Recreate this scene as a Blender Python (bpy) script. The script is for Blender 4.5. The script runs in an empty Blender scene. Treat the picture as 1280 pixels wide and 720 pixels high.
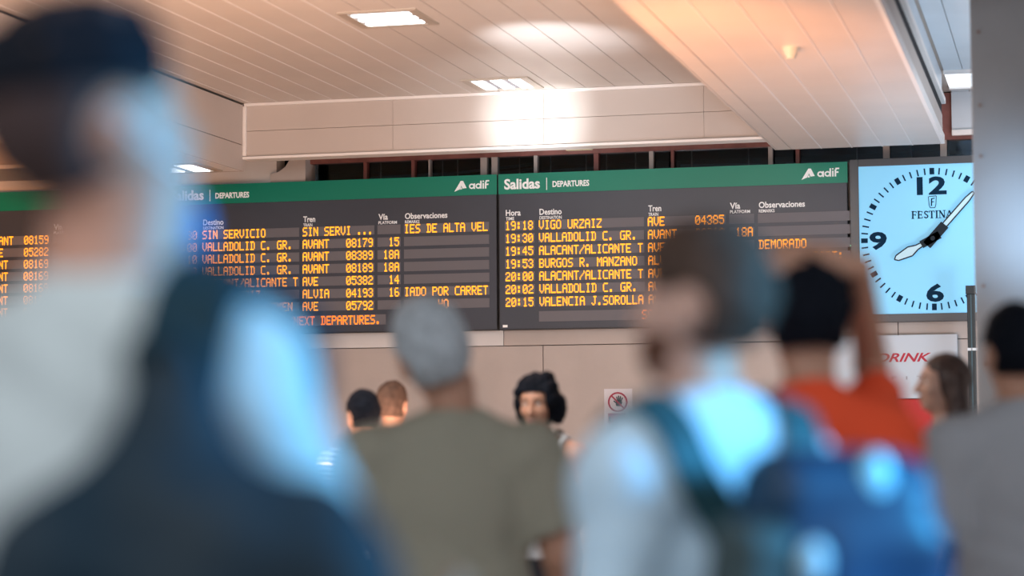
import bpy, bmesh, math
import numpy as np
from mathutils import Matrix, Vector
C = bpy.context.scene.collection
R = math.radians
# ------------------------------------------------------------------ camera
cam_d = bpy.data.cameras.new('camera'); cam = bpy.data.objects.new('camera', cam_d); C.objects.link(cam)
cam.matrix_world = Matrix(((0.96809939, 0.02181014, 0.2496155, 0.0),
                           (0.25049733, -0.06083507, -0.96620401, 0.0),
                           (-0.00588767, 0.99790952, -0.06435777, 1.4), (0, 0, 0, 1)))
cam_d.sensor_width = 36; cam_d.lens = 36 * 2700 / 1280
cam_d.clip_start = 0.05; cam_d.clip_end = 200
cam_d.dof.use_dof = True; cam_d.dof.focus_distance = 17.3; cam_d.dof.aperture_fstop = 1.35
bpy.context.scene.camera = cam
# ------------------------------------------------------------------ world, lamps, exposure
sc = bpy.context.scene
sc.view_settings.view_transform = 'Standard'; sc.view_settings.look = 'None'
sc.view_settings.gamma = 1; sc.view_settings.exposure = 0.28; sc.view_settings.use_curve_mapping = False
w = bpy.data.worlds.new('world'); sc.world = w; w.use_nodes = True
w.node_tree.nodes['Background'].inputs[0].default_value = (0.80, 0.86, 0.95, 1)
w.node_tree.nodes['Background'].inputs[1].default_value = 0.62

def lamp(name, kind, loc, target, energy, color, size=1.0, angle=60, blend=1.0):
    d = bpy.data.lights.new(name, kind); o = bpy.data.objects.new(name, d); C.objects.link(o)
    d.energy = energy; d.color = color
    if kind == 'AREA': d.shape = 'SQUARE'; d.size = size
    if kind == 'SPOT': d.spot_size = R(angle); d.spot_blend = blend; d.shadow_soft_size = size
    o.location = loc; v = Vector(target) - Vector(loc)
    o.rotation_euler = v.to_track_quat('-Z', 'Y').to_euler()
    return o
lamp('hall_fill_front', 'AREA', (-3.5, 8.0, 3.9), (-4.5, 14, 1.5), 190, (1, .95, .91), 2.5)  # unseen area fill added below the ceiling, brightens wall and boards
lamp('hall_fill_near', 'AREA', (-1.5, 1.0, 3.9), (-1.0, 4.5, 1.0), 62, (.92, .96, 1), 2.5)  # unseen area fill added overhead for the near figures
lamp('floor_bounce_warm', 'AREA', (-3.2, 10.5, 0.3), (-3.6, 13.5, 4), 235, (1, .66, .50), 3.0)  # added area light near the floor, in place of bounced light
lamp('white_fill_spot', 'SPOT', (-3.55, 12.6, 2.5), (-3.9, 15.9, 3.95), 120, (.88, .95, 1), .15, 42)  # unseen white spot added to brighten ceiling and beam
lamp('orange_spot_soffit', 'SPOT', (-2.3, 8.6, 1.9), (-1.68, 11.4, 3.46), 520, (1, .30, .04), .10, 40)  # unseen orange spot added for the warm patch on the soffit
lamp('orange_spot_left', 'SPOT', (-4.0, 9.6, 1.8), (-6.2, 13.0, 4.0), 190, (1, .45, .16), .3, 75)  # unseen orange spot added to warm the left ceiling
lamp('orange_spot_far_left', 'SPOT', (-7.2, 12.0, 2.2), (-8.5, 15.0, 3.76), 500, (1, .35, .08), .2, 60)  # unseen orange spot added to tint the left bay
lamp('beam_patch_spot', 'SPOT', (-3.9, 14.3, 2.9), (-3.97, 16.1, 3.76), 230, (.88, .96, 1), .06, 30)  # added spot in mid-air, makes the bright oval on the beam
lamp('ceiling_patch_spot', 'SPOT', (-3.5, 12.6, 2.5), (-3.3, 13.9, 4.0), 260, (.82, .90, 1), .08, 34)  # added spot aimed up, makes the pale patch on the ceiling
lamp('cool_soffit_fill', 'SPOT', (0.2, 10.0, 1.9), (-.95, 13.2, 3.46), 150, (.55, .78, 1), .2, 42)  # unseen cool spot added for the bluish right part of the soffit
lamp('right_bay_fill', 'AREA', (0.9, 13.6, 1.2), (-.3, 15.4, 4), 65, (.72, .86, 1), 1.2)  # unseen area fill added to lift the right ceiling and fascia
lamp('cyan_side_spot', 'SPOT', (2.0, 2.9, 2.1), (-0.82, 2.4, 1.55), 720, (.06, .50, 1), .35, 60)  # unseen cyan spot added to tint the near men from the right
lamp('clock_fill_spot', 'SPOT', (0.3, 13.6, 3.2), (-0.62, 17.0, 3.15), 60, (1, 1, 1), .1, 22)  # unseen spot added to whiten the clock face at upper right

# ------------------------------------------------------------------ materials
MATS = {}
def mat(name, col, rough=.6, spec=.4, metal=0, noise=0, nscale=8, emit=0, bump=0, bscale=60, col2=None, sss=0, coat=0, stretch=None):
    if name in MATS: return MATS[name]
    m = bpy.data.materials.new(name); m.use_nodes = True; nt = m.node_tree; b = nt.nodes['Principled BSDF']
    b.inputs['Base Color'].default_value = (*col, 1); b.inputs['Roughness'].default_value = rough
    b.inputs['Specular IOR Level'].default_value = spec; b.inputs['Metallic'].default_value = metal
    if coat: b.inputs['Coat Weight'].default_value = coat
    if sss:
        b.inputs['Subsurface Weight'].default_value = sss; b.inputs['Subsurface Radius'].default_value = (.02, .008, .004)
        b.inputs['Subsurface Scale'].default_value = .3
    if emit:
        b.inputs['Emission Color'].default_value = (*col, 1); b.inputs['Emission Strength'].default_value = emit
    if noise or bump or col2:
        tc = nt.nodes.new('ShaderNodeTexCoord'); mp = nt.nodes.new('ShaderNodeMapping')
        nt.links.new(tc.outputs['Object'], mp.inputs[0])
        if stretch: mp.inputs['Scale'].default_value = stretch
    if noise or col2:
        n = nt.nodes.new('ShaderNodeTexNoise'); n.inputs['Scale'].default_value = nscale; n.inputs['Detail'].default_value = 4
        nt.links.new(mp.outputs[0], n.inputs[0])
        r = nt.nodes.new('ShaderNodeValToRGB'); c2 = col2 or tuple(c * (1 - noise) for c in col)
        r.color_ramp.elements[0].position = .38; r.color_ramp.elements[1].position = .62
        r.color_ramp.elements[0].color = (*c2, 1); r.color_ramp.elements[1].color = (*col, 1)
        nt.links.new(n.outputs[0], r.inputs[0]); nt.links.new(r.outputs[0], b.inputs['Base Color'])
    if bump:
        n2 = nt.nodes.new('ShaderNodeTexNoise'); n2.inputs['Scale'].default_value = bscale
        nt.links.new(mp.outputs[0], n2.inputs[0])
        bp = nt.nodes.new('ShaderNodeBump'); bp.inputs['Strength'].default_value = bump; bp.inputs['Distance'].default_value = .01
        nt.links.new(n2.outputs[0], bp.inputs['Height']); nt.links.new(bp.outputs[0], b.inputs['Normal'])
    MATS[name] = m; return m
M = dict(
 ceil=mat('ceiling_metal', (.64, .565, .51), .38, .5, noise=.05, nscale=2),
 ceil_r=mat('ceiling_right', (.62, .68, .74), .45, .4, noise=.05, nscale=2),
 joint=mat('dark_joint', (.46, .40, .36), .8), lightjoint=mat('pale_joint', (.74, .69, .66), .4),
 beam=mat('beam_panel', (.57, .50, .46), .55, .3, noise=.05, nscale=1.5),
 trimw=mat('trim_white', (.86, .82, .80), .4),
 wall=mat('wall_beige', (.56, .495, .46), .6, .3, noise=.06, nscale=3, bump=.1, bscale=30),
 wallw=mat('wall_pale', (.80, .78, .77), .6, .3, noise=.04, nscale=3),
 backing=mat('wall_backing', (.42, .36, .32), .8),
 floor=mat('floor_terrazzo', (.42, .39, .36), .25, .5, noise=.2, nscale=60),
 maroon=mat('header_maroon', (.26, .10, .085), .5, noise=.3, nscale=6),
 mull=mat('mullion_grey', (.42, .38, .36), .5), mullr=mat('mullion_maroon', (.2, .07, .06), .5),
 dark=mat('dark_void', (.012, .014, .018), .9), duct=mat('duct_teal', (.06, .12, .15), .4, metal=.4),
 board=mat('board_face', (.060, .068, .090), .42, .45, noise=.08, nscale=2),
 bframe=mat('board_frame', (.035, .035, .04), .4), green=mat('header_green', (.006, .24, .155), .4, .4),
 cell=mat('led_cell', (.18, .175, .195), .55, .3), white=mat('print_white', (.9, .9, .9), .5, emit=.12),
 led=mat('led_orange', (1.0, .36, .012), .5, emit=1.25), redled=mat('led_red_orange', (1.0, .22, .01), .5, emit=1.2),
 gled=mat('indicator_green', (.3, 1, .5), .5, emit=1.5),
 cframe=mat('clock_frame', (.07, .075, .085), .35, .5), clock=mat('clock_face', (.26, .66, .96), .5, .2, emit=.25),
 navy=mat('clock_navy', (.004, .03, .07), .7, .1), handd=mat('clock_hand_dark', (.025, .035, .045), .7, .1), handw=mat('clock_hand_white', (.55, .82, .95), .5, emit=.1),
 pil=mat('pillar_paint', (.205, .232, .265), .6, .3, noise=.08, nscale=2, bump=.1, bscale=15), rust=mat('screw_rust', (.16, .13, .13), .6),
 post=mat('post_dark', (.02, .03, .035), .35), band=mat('band_white', (.8, .85, .88), .4),
 sign=mat('sign_white', (.74, .72, .76), .5), red=mat('sign_red', (.42, .02, .06), .5), black=mat('sign_black', (.02, .03, .03), .5),
 redp=mat('kiosk_red', (.58, .006, .010), .4, noise=.1, nscale=2), kwhite=mat('kiosk_white', (.60, .68, .76), .45), redt=mat('lettering_red', (.5, .02, .05), .5), greyt=mat('lettering_grey', (.35, .38, .42), .5),
 lampw=mat('lamp_tube', (1, 1, 1), .5, emit=3.0), lampf=mat('lamp_frame', (.50, .43, .36), .35, .6, metal=.3), louvre=mat('lamp_louvre', (.28, .28, .33), .4, metal=.2),
 brass=mat('batten_cream', (.75, .66, .45), .4), det=mat('detector_white', (.55, .57, .52), .4),
)
gm = bpy.data.materials.new('transom_glass'); gm.use_nodes = True; nt = gm.node_tree
for n in list(nt.nodes):
    if n.type != 'OUTPUT_MATERIAL': nt.nodes.remove(n)
t_ = nt.nodes.new('ShaderNodeBsdfTransparent'); t_.inputs[0].default_value = (.75, .85, .9, 1)
g_ = nt.nodes.new('ShaderNodeBsdfGlossy'); g_.inputs['Roughness'].default_value = .08; g_.inputs[0].default_value = (.7, .85, 1, 1)
mx = nt.nodes.new('ShaderNodeMixShader'); mx.inputs[0].default_value = .10
nt.links.new(t_.outputs[0], mx.inputs[1]); nt.links.new(g_.outputs[0], mx.inputs[2]); nt.links.new(mx.outputs[0], nt.nodes['Material Output'].inputs[0])
M['glass'] = gm

# ------------------------------------------------------------------ mesh helpers
def mesh_obj(name, verts, faces, m, parent=None, smooth=False):
    me = bpy.data.meshes.new(name); me.from_pydata([tuple(v) for v in verts], [], faces); me.update()
    if m: me.materials.append(m)
    if smooth: me.polygons.foreach_set('use_smooth', [True] * len(me.polygons))
    o = bpy.data.objects.new(name, me); C.objects.link(o)
    if parent: o.parent = parent
    return o
class MB:
    def __init__(s): s.v = []; s.f = []
    def box(s, x0, x1, y0, y1, z0, z1):
        n = len(s.v); s.v += [(x, y, z) for z in (z0, z1) for y in (y0, y1) for x in (x0, x1)]
        s.f += [tuple(n + i for i in f) for f in ((0, 2, 3, 1), (4, 5, 7, 6), (0, 1, 5, 4), (2, 6, 7, 3), (0, 4, 6, 2), (1, 3, 7, 5))]; return s
    def quad(s, a, b, c, d): n = len(s.v); s.v += [a, b, c, d]; s.f.append((n, n + 1, n + 2, n + 3)); return s
    def tube(s, pts, r, n=10):
        pts = [Vector(p) for p in pts]; base = len(s.v)
        for i, p in enumerate(pts):
            t = (pts[min(i + 1, len(pts) - 1)] - pts[max(i - 1, 0)]).normalized()
            a = t.orthogonal().normalized() if i == 0 else (a - t * a.dot(t)).normalized(); b = t.cross(a)
            for k in range(n):
                q = 2 * math.pi * k / n; s.v.append(tuple(p + (a * math.cos(q) + b * math.sin(q)) * r))
        for i in range(len(pts) - 1):
            for k in range(n):
                s.f.append((base + i * n + k, base + i * n + (k + 1) % n, base + (i + 1) * n + (k + 1) % n, base + (i + 1) * n + k))
        s.f.append(tuple(base + k for k in range(n))[::-1]); s.f.append(tuple(base + (len(pts) - 1) * n + k for k in range(n))); return s
    def prism(s, poly, y0, y1):   # polygon in XZ extruded along Y (front y0)
        n = len(s.v); k = len(poly); s.v += [(x, y0, z) for x, z in poly] + [(x, y1, z) for x, z in poly]
        s.f.append(tuple(range(n, n + k))); s.f.append(tuple(range(n + k, n + 2 * k))[::-1])
        for i in range(k): j = (i + 1) % k; s.f.append((n + i, n + k + i, n + k + j, n + j))
        return s
    def stroke(s, x0, z0, x1, z1, wd, y0, y1):
        d = Vector((x1 - x0, z1 - z0)); d.normalize(); p = Vector((-d.y, d.x)) * wd / 2
        return s.prism([(x0 + p.x, z0 + p.y), (x0 - p.x, z0 - p.y), (x1 - p.x, z1 - p.y), (x1 + p.x, z1 + p.y)], y0, y1)
    def build(s, name, m, parent=None, smooth=False, bevel=0):
        o = mesh_obj(name, s.v, s.f, m, parent, smooth)
        if bevel:
            b = o.modifiers.new('bevel', 'BEVEL'); b.width = bevel; b.segments = 2
        return o
def box(name, x0, x1, y0, y1, z0, z1, m, parent=None, bevel=0): return MB().box(x0, x1, y0, y1, z0, z1).build(name, m, parent, bevel=bevel)
def tag(o, label, cat, group=None):
    o['label'] = label; o['category'] = cat
    if group: o['group'] = group
    return o
def thing(name, label, cat, loc=(0, 0, 0), rz=0, group=None):
    o = bpy.data.objects.new(name, None); C.objects.link(o); o.location = loc; o.rotation_euler = (0, 0, rz); o.empty_display_size = .1
    return tag(o, label, cat, group)
def struct(o, label=None):
    o['kind'] = 'structure'
    if label: o['label'] = label
    return o
def text(name, s, x, z, hgt, m, parent, y, width=None, bold=0, shear=0, space=1, depth=.002):
    cu = bpy.data.curves.new(name, 'FONT'); cu.body = s; cu.offset = bold; cu.shear = shear; cu.space_character = space; cu.extrude = .5; cu.resolution_u = 3
    o = bpy.data.objects.new(name, cu); C.objects.link(o); bpy.context.view_layer.update()
    me = bpy.data.meshes.new_from_object(o.evaluated_get(bpy.context.evaluated_depsgraph_get()))
    bpy.data.objects.remove(o); bpy.data.curves.remove(cu)
    n = len(me.vertices); co = np.empty(n * 3); me.vertices.foreach_get('co', co); co = co.reshape(-1, 3)
    zmin, zmax = co[:, 1].min(), co[:, 1].max(); xmin, xmax = co[:, 0].min(), co[:, 0].max()
    k = hgt / (zmax - zmin); kx = (width / (xmax - xmin)) if width else k
    out = np.stack([x + (co[:, 0] - xmin) * kx, y - (co[:, 2] + .5) * depth, z + (co[:, 1] - zmin) * k], 1)
    me.vertices.foreach_set('co', out.ravel()); me.update(); me.materials.clear(); me.materials.append(m); me.name = name
    ob = bpy.data.objects.new(name, me); C.objects.link(ob); ob.parent = parent
    return ob

# ------------------------------------------------------------------ setting
fl = struct(box('floor', -14, 7, -5, 21, -.1, 0, M['floor']), 'polished grey station floor')
# main wall with panel cladding, parts are the panels
wall = struct(box('wall_front', -12, 3, 17.16, 17.3, 0, 3.47, M['backing']), 'beige panelled wall below the departure boards')
xs_low = [-12, -10.2, -8.3, -6.25, -4.16, -2.1, -.1, 1.5, 3]
for i in range(len(xs_low) - 1):
    for z0, z1 in ((.12, 1.05), (1.056, 2.062)):
        box('wall_panel', xs_low[i] + .003, xs_low[i + 1] - .003, 17.10, 17.16, z0, z1, M['wall'], wall, bevel=.002)
xs_up = [-12, -10.4, -8.6, -6.6, -4.49, -3.0, -1.3, .2, 1.6, 3]
for i in range(len(xs_up) - 1):
    z1 = 3.47
    box('wall_panel', xs_up[i] + .003, xs_up[i + 1] - .003, 17.10, 17.16, 2.068, z1, M['wallw'] if i < 4 else M['wall'], wall, bevel=.002)
struct(box('baseboard_front', -12, 3, 17.08, 17.10, 0, .12, M['backing']))
wu = struct(box('wall_front_upper_left', -12, -6.47, 17.10, 17.3, 3.47, 4.0, M['wallw']), 'pale wall above the boards at the left')
struct(box('wall_left', -12.2, -12, 2, 21, 0, 4.2, M['wallw']))
struct(box('wall_right', 3, 3.2, 6, 21, 0, 4.2, M['wallw']))
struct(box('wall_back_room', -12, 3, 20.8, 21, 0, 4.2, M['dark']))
# bracket at transom left
poly = [(-6.19, 3.47), (-6.19, 3.70), (-6.31, 3.70), (-6.33, 3.66), (-6.37, 3.60), (-6.43, 3.56), (-6.50, 3.545), (-6.50, 3.47)]
struct(MB().prism(poly[::-1], 17.04, 17.3).build('trim_1', M['beam']), 'beige curved bracket beside the transom window')
# transom window
win = struct(box('window_1', -6.19, 3, 17.16, 17.26, 3.632, 4.0, M['maroon']), 'long dark transom window with maroon header above the boards')
for px0, px1, mm in ((-5.72, -5.69, 'mullr'), (-5.30, -5.27, 'mullr'), (-5.15, -5.135, 'mull'), (-4.70, -4.645, 'mull'), (-4.605, -4.555, 'mull'), (-4.245, -4.215, 'mull'), (-3.74, -3.70, 'mullr'), (-3.28, -3.245, 'mull'), (-3.10, -3.075, 'mullr'), (-2.31, -2.275, 'mull'), (-2.09, -2.06, 'mullr'), (-1.40, -1.35, 'mull'), (-.955, -.905, 'mull'), (-.45, -.40, 'mull')):
    box('mullion', px0, px1, 17.17, 17.24, 3.47, 3.66, M[mm], win)
edges = [-6.19, -5.70, -5.28, -5.14, -4.67, -4.23, -3.72, -3.26, -3.09, -2.29, -2.08, -1.37, -.93, -.42]
for a, b in zip(edges[:-1], edges[1:]): box('pane', a + .03, b - .03, 17.20, 17.205, 3.47, 3.66, M['glass'], win)
# things of the dark room behind the transom
PL = ['at the far left', 'left of the twin posts', 'right of the twin posts', 'above the Salidas heading', 'left of the soffit', 'behind the soffit end', 'above the clock']
for i, (x, z, ln, a) in enumerate(((-6.0, 3.62, .75, .1), (-5.3, 3.63, .7, .35), (-4.45, 3.62, .5, .12), (-3.95, 3.61, .45, .05), (-3.2, 3.63, .7, -.1), (-2.3, 3.61, .7, .02), (-1.35, 3.61, .5, .1))):
    t = thing('pipe_bundle', 'grey pipes behind the dark transom window, ' + PL[i], 'pipes', (x, 18.2, z), group='pipes behind the transom window')
    for k in range(3): MB().tube([(0, 0, -k * .045), (ln, a, a * .3 - k * .045)], .013, 6).build('pipe', M['duct'], t)
    for q in (.1, ln - .1): MB().tube([(q, a * q / ln - .012, -.10), (q, a * q / ln - .012, 4.02 - z)], .006, 6).build('hanger', M['mull'], t)
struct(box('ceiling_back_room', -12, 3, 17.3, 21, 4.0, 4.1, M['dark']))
bl = tag(box('header_batten', -3.96, -3.74, 17.10, 17.159, 3.655, 3.695, M['brass'], bevel=.008), 'small cream cover strip on maroon header over the right board', 'batten')  # cream box of a small batten light, drawn unlit
# beam
beam = struct(box('wall_beam', -6.37, -2.10, 16.125, 16.25, 3.57, 3.99, M['backing']), 'cream panelled downstand beam in front of the transom')
bx = [-6.37, -5.12, -3.9, -2.65, -2.10]
for a, b in zip(bx[:-1], bx[1:]):
    box('beam_panel', a + .001, b - .001, 16.10, 16.125, 3.575, 3.775, M['beam'], beam, bevel=.0008)
    box('beam_panel', a + .001, b - .001, 16.10, 16.125, 3.778, 3.985, M['beam'], beam, bevel=.0008)
struct(box('trim_2', -6.37, -2.10, 16.07, 16.25, 3.548, 3.57, M['trimw'], bevel=.004), 'white trim along the lower edge of the beam')
struct(box('trim_3', -6.36, -2.10, 16.07, 16.10, 3.975, 3.999, M['trimw'], bevel=.004), 'white trim between beam and ceiling')
struct(box('trim_4', -6.37, -6.343, 16.07, 16.10, 3.575, 3.975, M['trimw'], bevel=.004), 'white upright trim in the beam corner')
# ceiling main: long strip panels
ceil = struct(box('ceiling', -12, 3, 1.0, 17.3, 4.012, 4.15, M['joint']), 'metal strip ceiling of the hall')
x = -6.37; lamps_c = [(-4.15, 12.95), (-4.12, 15.70)]; seam0 = -4.70
xs = [seam0 + .2285 * k for k in range(-8, 12)]; xs = [q for q in xs if -6.37 < q < -2.11]; xs = [-6.37] + xs + [-2.10]
ys = [1.0, 4.6, 8.2, 11.8, 16.10]
for a, b in zip(xs[:-1], xs[1:]):
    for y0, y1 in zip(ys[:-1], ys[1:]):
        box('ceiling_panel', a + .003, b - .003, y0 + .003, y1 - .003, 4.0, 4.012, M['ceil'], ceil)
for q in xs[1:10]:
    box('joint_strip', q - .004, q + .004, 1.0, 16.1, 3.996, 4.004, M['lightjoint'], ceil)
# right ceiling
xr = [-.86, -.72, -.49, -.26, -.03, .2, .43, .66, .89, 1.2, 1.6, 2.1, 3]
for a, b in zip(xr[:-1], xr[1:]):
    for y0, y1 in ((1, 5), (5, 9), (9, 13), (13, 16.05), (16.9, 17.12)):
        box('ceiling_panel', a + .003, b - .003, y0 + .003, y1 - .003, 4.0, 4.012, M['ceil_r'], ceil)
struct(box('wall_front_upper_right', -.86, 3, 17.12, 17.159, 3.66, 4.0, M['ceil_r']), 'pale blue fascia above the clock at the right')
struct(box('trim_5', -.86, 3, 17.09, 17.12, 3.655, 3.70, M['trimw'], bevel=.004), 'white trim under the right fascia')
lr = thing('light_panel', 'wide white ceiling light panel right of the dropped soffit, cut by the pillar', 'ceiling light', (0, 16.47, 4.0))
box('frame', -.86, 2.4, -.43, -.36, -.02, .012, M['trimw'], lr); box('frame', -.86, 2.4, .36, .43, -.02, .012, M['trimw'], lr)
box('diffuser', -.86, 2.4, -.36, .36, -.006, .010, mat('diffuser_glow', (.9, .95, 1), .5, emit=.9), lr)
# dropped soffit
sof = struct(box('ceiling_soffit', -2.10, -.888, 1.0, 16.1, 3.478, 3.99, M['joint']), 'dropped soffit of long metal strips with a smoke detector')
sx = [-2.10, -1.99, -1.765, -1.54, -1.315, -1.095, -.885]
for a, b in zip(sx[:-1], sx[1:]):
    for y0, y1 in ((1, 4.7), (4.7, 8.9), (8.9, 13.09), (13.09, 16.1)):
        box('soffit_panel', a + .003, b - .003, y0 + .002, y1 - .002, 3.465, 3.478, M['ceil'], sof)
for q in sx[2:-1]: box('joint_strip', q - .004, q + .004, 1, 16.1, 3.461, 3.468, M['lightjoint'], sof)
box('soffit_side_panel', -2.113, -2.101, 1, 16.1, 3.465, 3.99, M['ceil'], sof)
box('edge_trim', -.888, -.862, 1, 16.1, 3.465, 3.53, M['trimw'], sof)
box('side_panel', -.888, -.876, 1, 16.1, 3.535, 3.68, M['beam'], sof)
box('dark_slot', -.888, -.880, 1, 16.1, 3.68, 3.76, M['dark'], sof)
box('rail', -.888, -.850, 1, 16.1, 3.76, 3.80, M['trimw'], sof)
box('side_panel', -.888, -.876, 1, 16.1, 3.80, 3.99, M['ceil_r'], sof)
dt = thing('smoke_detector', 'small round smoke detector under the dropped soffit', 'smoke detector', (-1.445, 11.72, 3.465))
def disc(r0, r1, z0, z1, n=24):
    b = MB(); b.v = [(r0 * math.cos(6.2832 * k / n), r0 * math.sin(6.2832 * k / n), z0) for k in range(n)] + [(r1 * math.cos(6.2832 * k / n), r1 * math.sin(6.2832 * k / n), z1) for k in range(n)]
    b.f = [(k, (k + 1) % n, n + (k + 1) % n, n + k) for k in range(n)] + [tuple(range(n))[::-1], tuple(range(n, 2 * n))]; return b
disc(.035, .05, -.045, -.0, 24).build('base', M['det'], dt); disc(.026, .030, -.065, -.045).build('sensor_cap', M['det'], dt)
cl = tag(box('ceiling_bracket', -2.16, -2.115, 15.9, 15.98, 3.56, 3.61, M['black']), 'small black bracket in the corner of beam and soffit', 'bracket')
# left box downstand
lb = struct(box('ceiling_box_left', -7.40, -6.385, 1.0, 16.1, 3.47, 3.99, M['backing']), 'panelled box beam running towards the viewer at the left')
for y0, y1 in ((1, 4), (4, 7), (7, 10), (10, 13), (13, 16.07)):
    box('box_panel', -6.385, -6.37, y0 + .002, y1 - .002, 3.456, 3.66, M['beam'], lb, bevel=.002)
    box('box_panel', -6.385, -6.37, y0 + .002, y1 - .002, 3.666, 3.985, M['beam'], lb, bevel=.002)
    box('box_panel', -7.40, -6.39, y0 + .002, y1 - .002, 3.456, 3.47, M['trimw'], lb, bevel=.002)
box('box_end_panel', -7.40, -6.37, 16.07, 16.10, 3.456, 3.99, M['beam'], lb)
# left bay
struct(box('ceiling_left_bay', -12, -7.40, 1, 16.1, 3.77, 3.85, M['ceil']), 'lower ceiling of the left bay')
lbm = struct(box('wall_beam_left', -12, -7.40, 16.1, 17.09, 3.575, 3.85, M['beam']), 'cream beam of the left bay')
struct(box('trim_6', -12, -7.40, 16.07, 16.10, 3.55, 3.58, M['trimw']))
# lamps
def ceiling_light(x, y, z, axis, label, s=.26, n=3):
    t = thing('ceiling_light', label, 'ceiling light', (x, y, z), group='recessed ceiling lights')
    f = MB(); f.box(-s, s, -s, -s + .035, -.010, .004).box(-s, s, s - .035, s, -.010, .004).box(-s, -s + .06, -s + .035, s - .035, -.010, .004).box(s - .06, s, -s + .035, s - .035, -.010, .004)
    f.build('frame', M['lampf'], t)
    a, wd = s - .06, (2 * s - .09) / n
    box('reflector', -a, a, -s + .035, s - .035, -.003, -.001, M['louvre'], t)
    for k in range(n):
        c = -s + .045 + wd * (k + .5)
        if axis == 'x': box('tube', -a + .01, a - .01, c - wd * .20, c + wd * .20, -.012, -.004, M['lampw'], t)
        else: box('tube', c - wd * .30, c + wd * .30, -s + .05, s - .05, -.012, -.004, M['lampw'], t)
    return t
ceiling_light(-4.15, 12.96, 4.0, 'x', 'nearer recessed ceiling light, three tubes running left to right')
ceiling_light(-4.12, 15.70, 4.0, 'y', 'recessed ceiling light close to the beam with three short tubes')
ceiling_light(-6.76, 15.72, 3.456, 'y', 'recessed light under the left box beam, above the board', n=2)
ceiling_light(-7.93, 14.95, 3.77, 'x', 'recessed light in the orange-lit left bay ceiling', n=2)

# ------------------------------------------------------------------ departure boards
FONT = {
'A':"01110 10001 10001 11111 10001 10001 10001",'B':"11110 10001 10001 11110 10001 10001 11110",'C':"01111 10000 10000 10000 10000 10000 01111",
'D':"11110 01001 01001 01001 01001 01001 11110",'E':"11111 10000 10000 11110 10000 10000 11111",'F':"11111 10000 10000 11110 10000 10000 10000",
'G':"01111 10000 10000 10011 10001 10001 01111",'H':"10001 10001 10001 11111 10001 10001 10001",'I':"01110 00100 00100 00100 00100 00100 01110",
'J':"00111 00010 00010 00010 00010 10010 01100",'K':"10001 10010 10100 11000 10100 10010 10001",'L':"10000 10000 10000 10000 10000 10000 11111",
'M':"10001 11011 10101 10101 10001 10001 10001",'N':"10001 11001 10101 10101 10011 10001 10001",'O':"01110 10001 10001 10001 10001 10001 01110",
'P':"11110 10001 10001 11110 10000 10000 10000",'R':"11110 10001 10001 11110 10100 10010 10001",'S':"01111 10000 10000 01110 00001 00001 11110",
'T':"11111 00100 00100 00100 00100 00100 00100",'U':"10001 10001 10001 10001 10001 10001 01110",'V':"10001 10001 10001 10001 10001 01010 00100",
'X':"10001 01010 00100 00100 00100 01010 10001",'Z':"11111 00001 00010 00100 01000 10000 11111",'.':"00000 00000 00000 00000 00000 01100 01100",
':':"00000 01100 01100 00000 01100 01100 00000",'/':"00001 00001 00010 00100 01000 10000 10000",
'0':"01110 10001 10011 10101 11001 10001 01110",'1':"00100 01100 00100 00100 00100 00100 01110",'2':"01110 10001 00001 00110 01000 10000 11111",
'3':"01110 10001 00001 00110 00001 10001 01110",'4':"00010 00110 01010 10010 11111 00010 00010",'5':"11111 10000 11110 00001 00001 10001 01110",
'6':"01110 10000 10000 11110 10001 10001 01110",'7':"11111 00001 00010 00100 00100 01000 01000",'8':"01110 10001 10001 01110 10001 10001 01110",
'9':"01110 10001 10001 01111 00001 00001 01110"}
CP = .0480; RH = .0740
def led(s, x, zc, parent, m='led'):
    if not s.strip(): return
    b = MB(); dx = CP / 6; dz = RH / 7
    for i, ch in enumerate(s):
        if ch == ' ': continue
        for r, row in enumerate(FONT[ch].split()):
            for c, v in enumerate(row):
                if v == '1':
                    X = x + i * CP + (c + .5) * dx; Z = zc + RH / 2 - (r + .5) * dz
                    b.quad((X - dx * .53, -.0095, Z - dz * .52), (X + dx * .53, -.0095, Z - dz * .52), (X + dx * .53, -.0095, Z + dz * .52), (X - dx * .53, -.0095, Z + dz * .52))
    b.build('led_text', M[m], parent)['kind'] = 'stuff'
ROWZ = [3.041 - .1042 * k for k in range(7)]
COLS = [(.062, 5), (.345, 18), (1.245, 13), (1.905, 4), (2.135, 15)]
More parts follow.
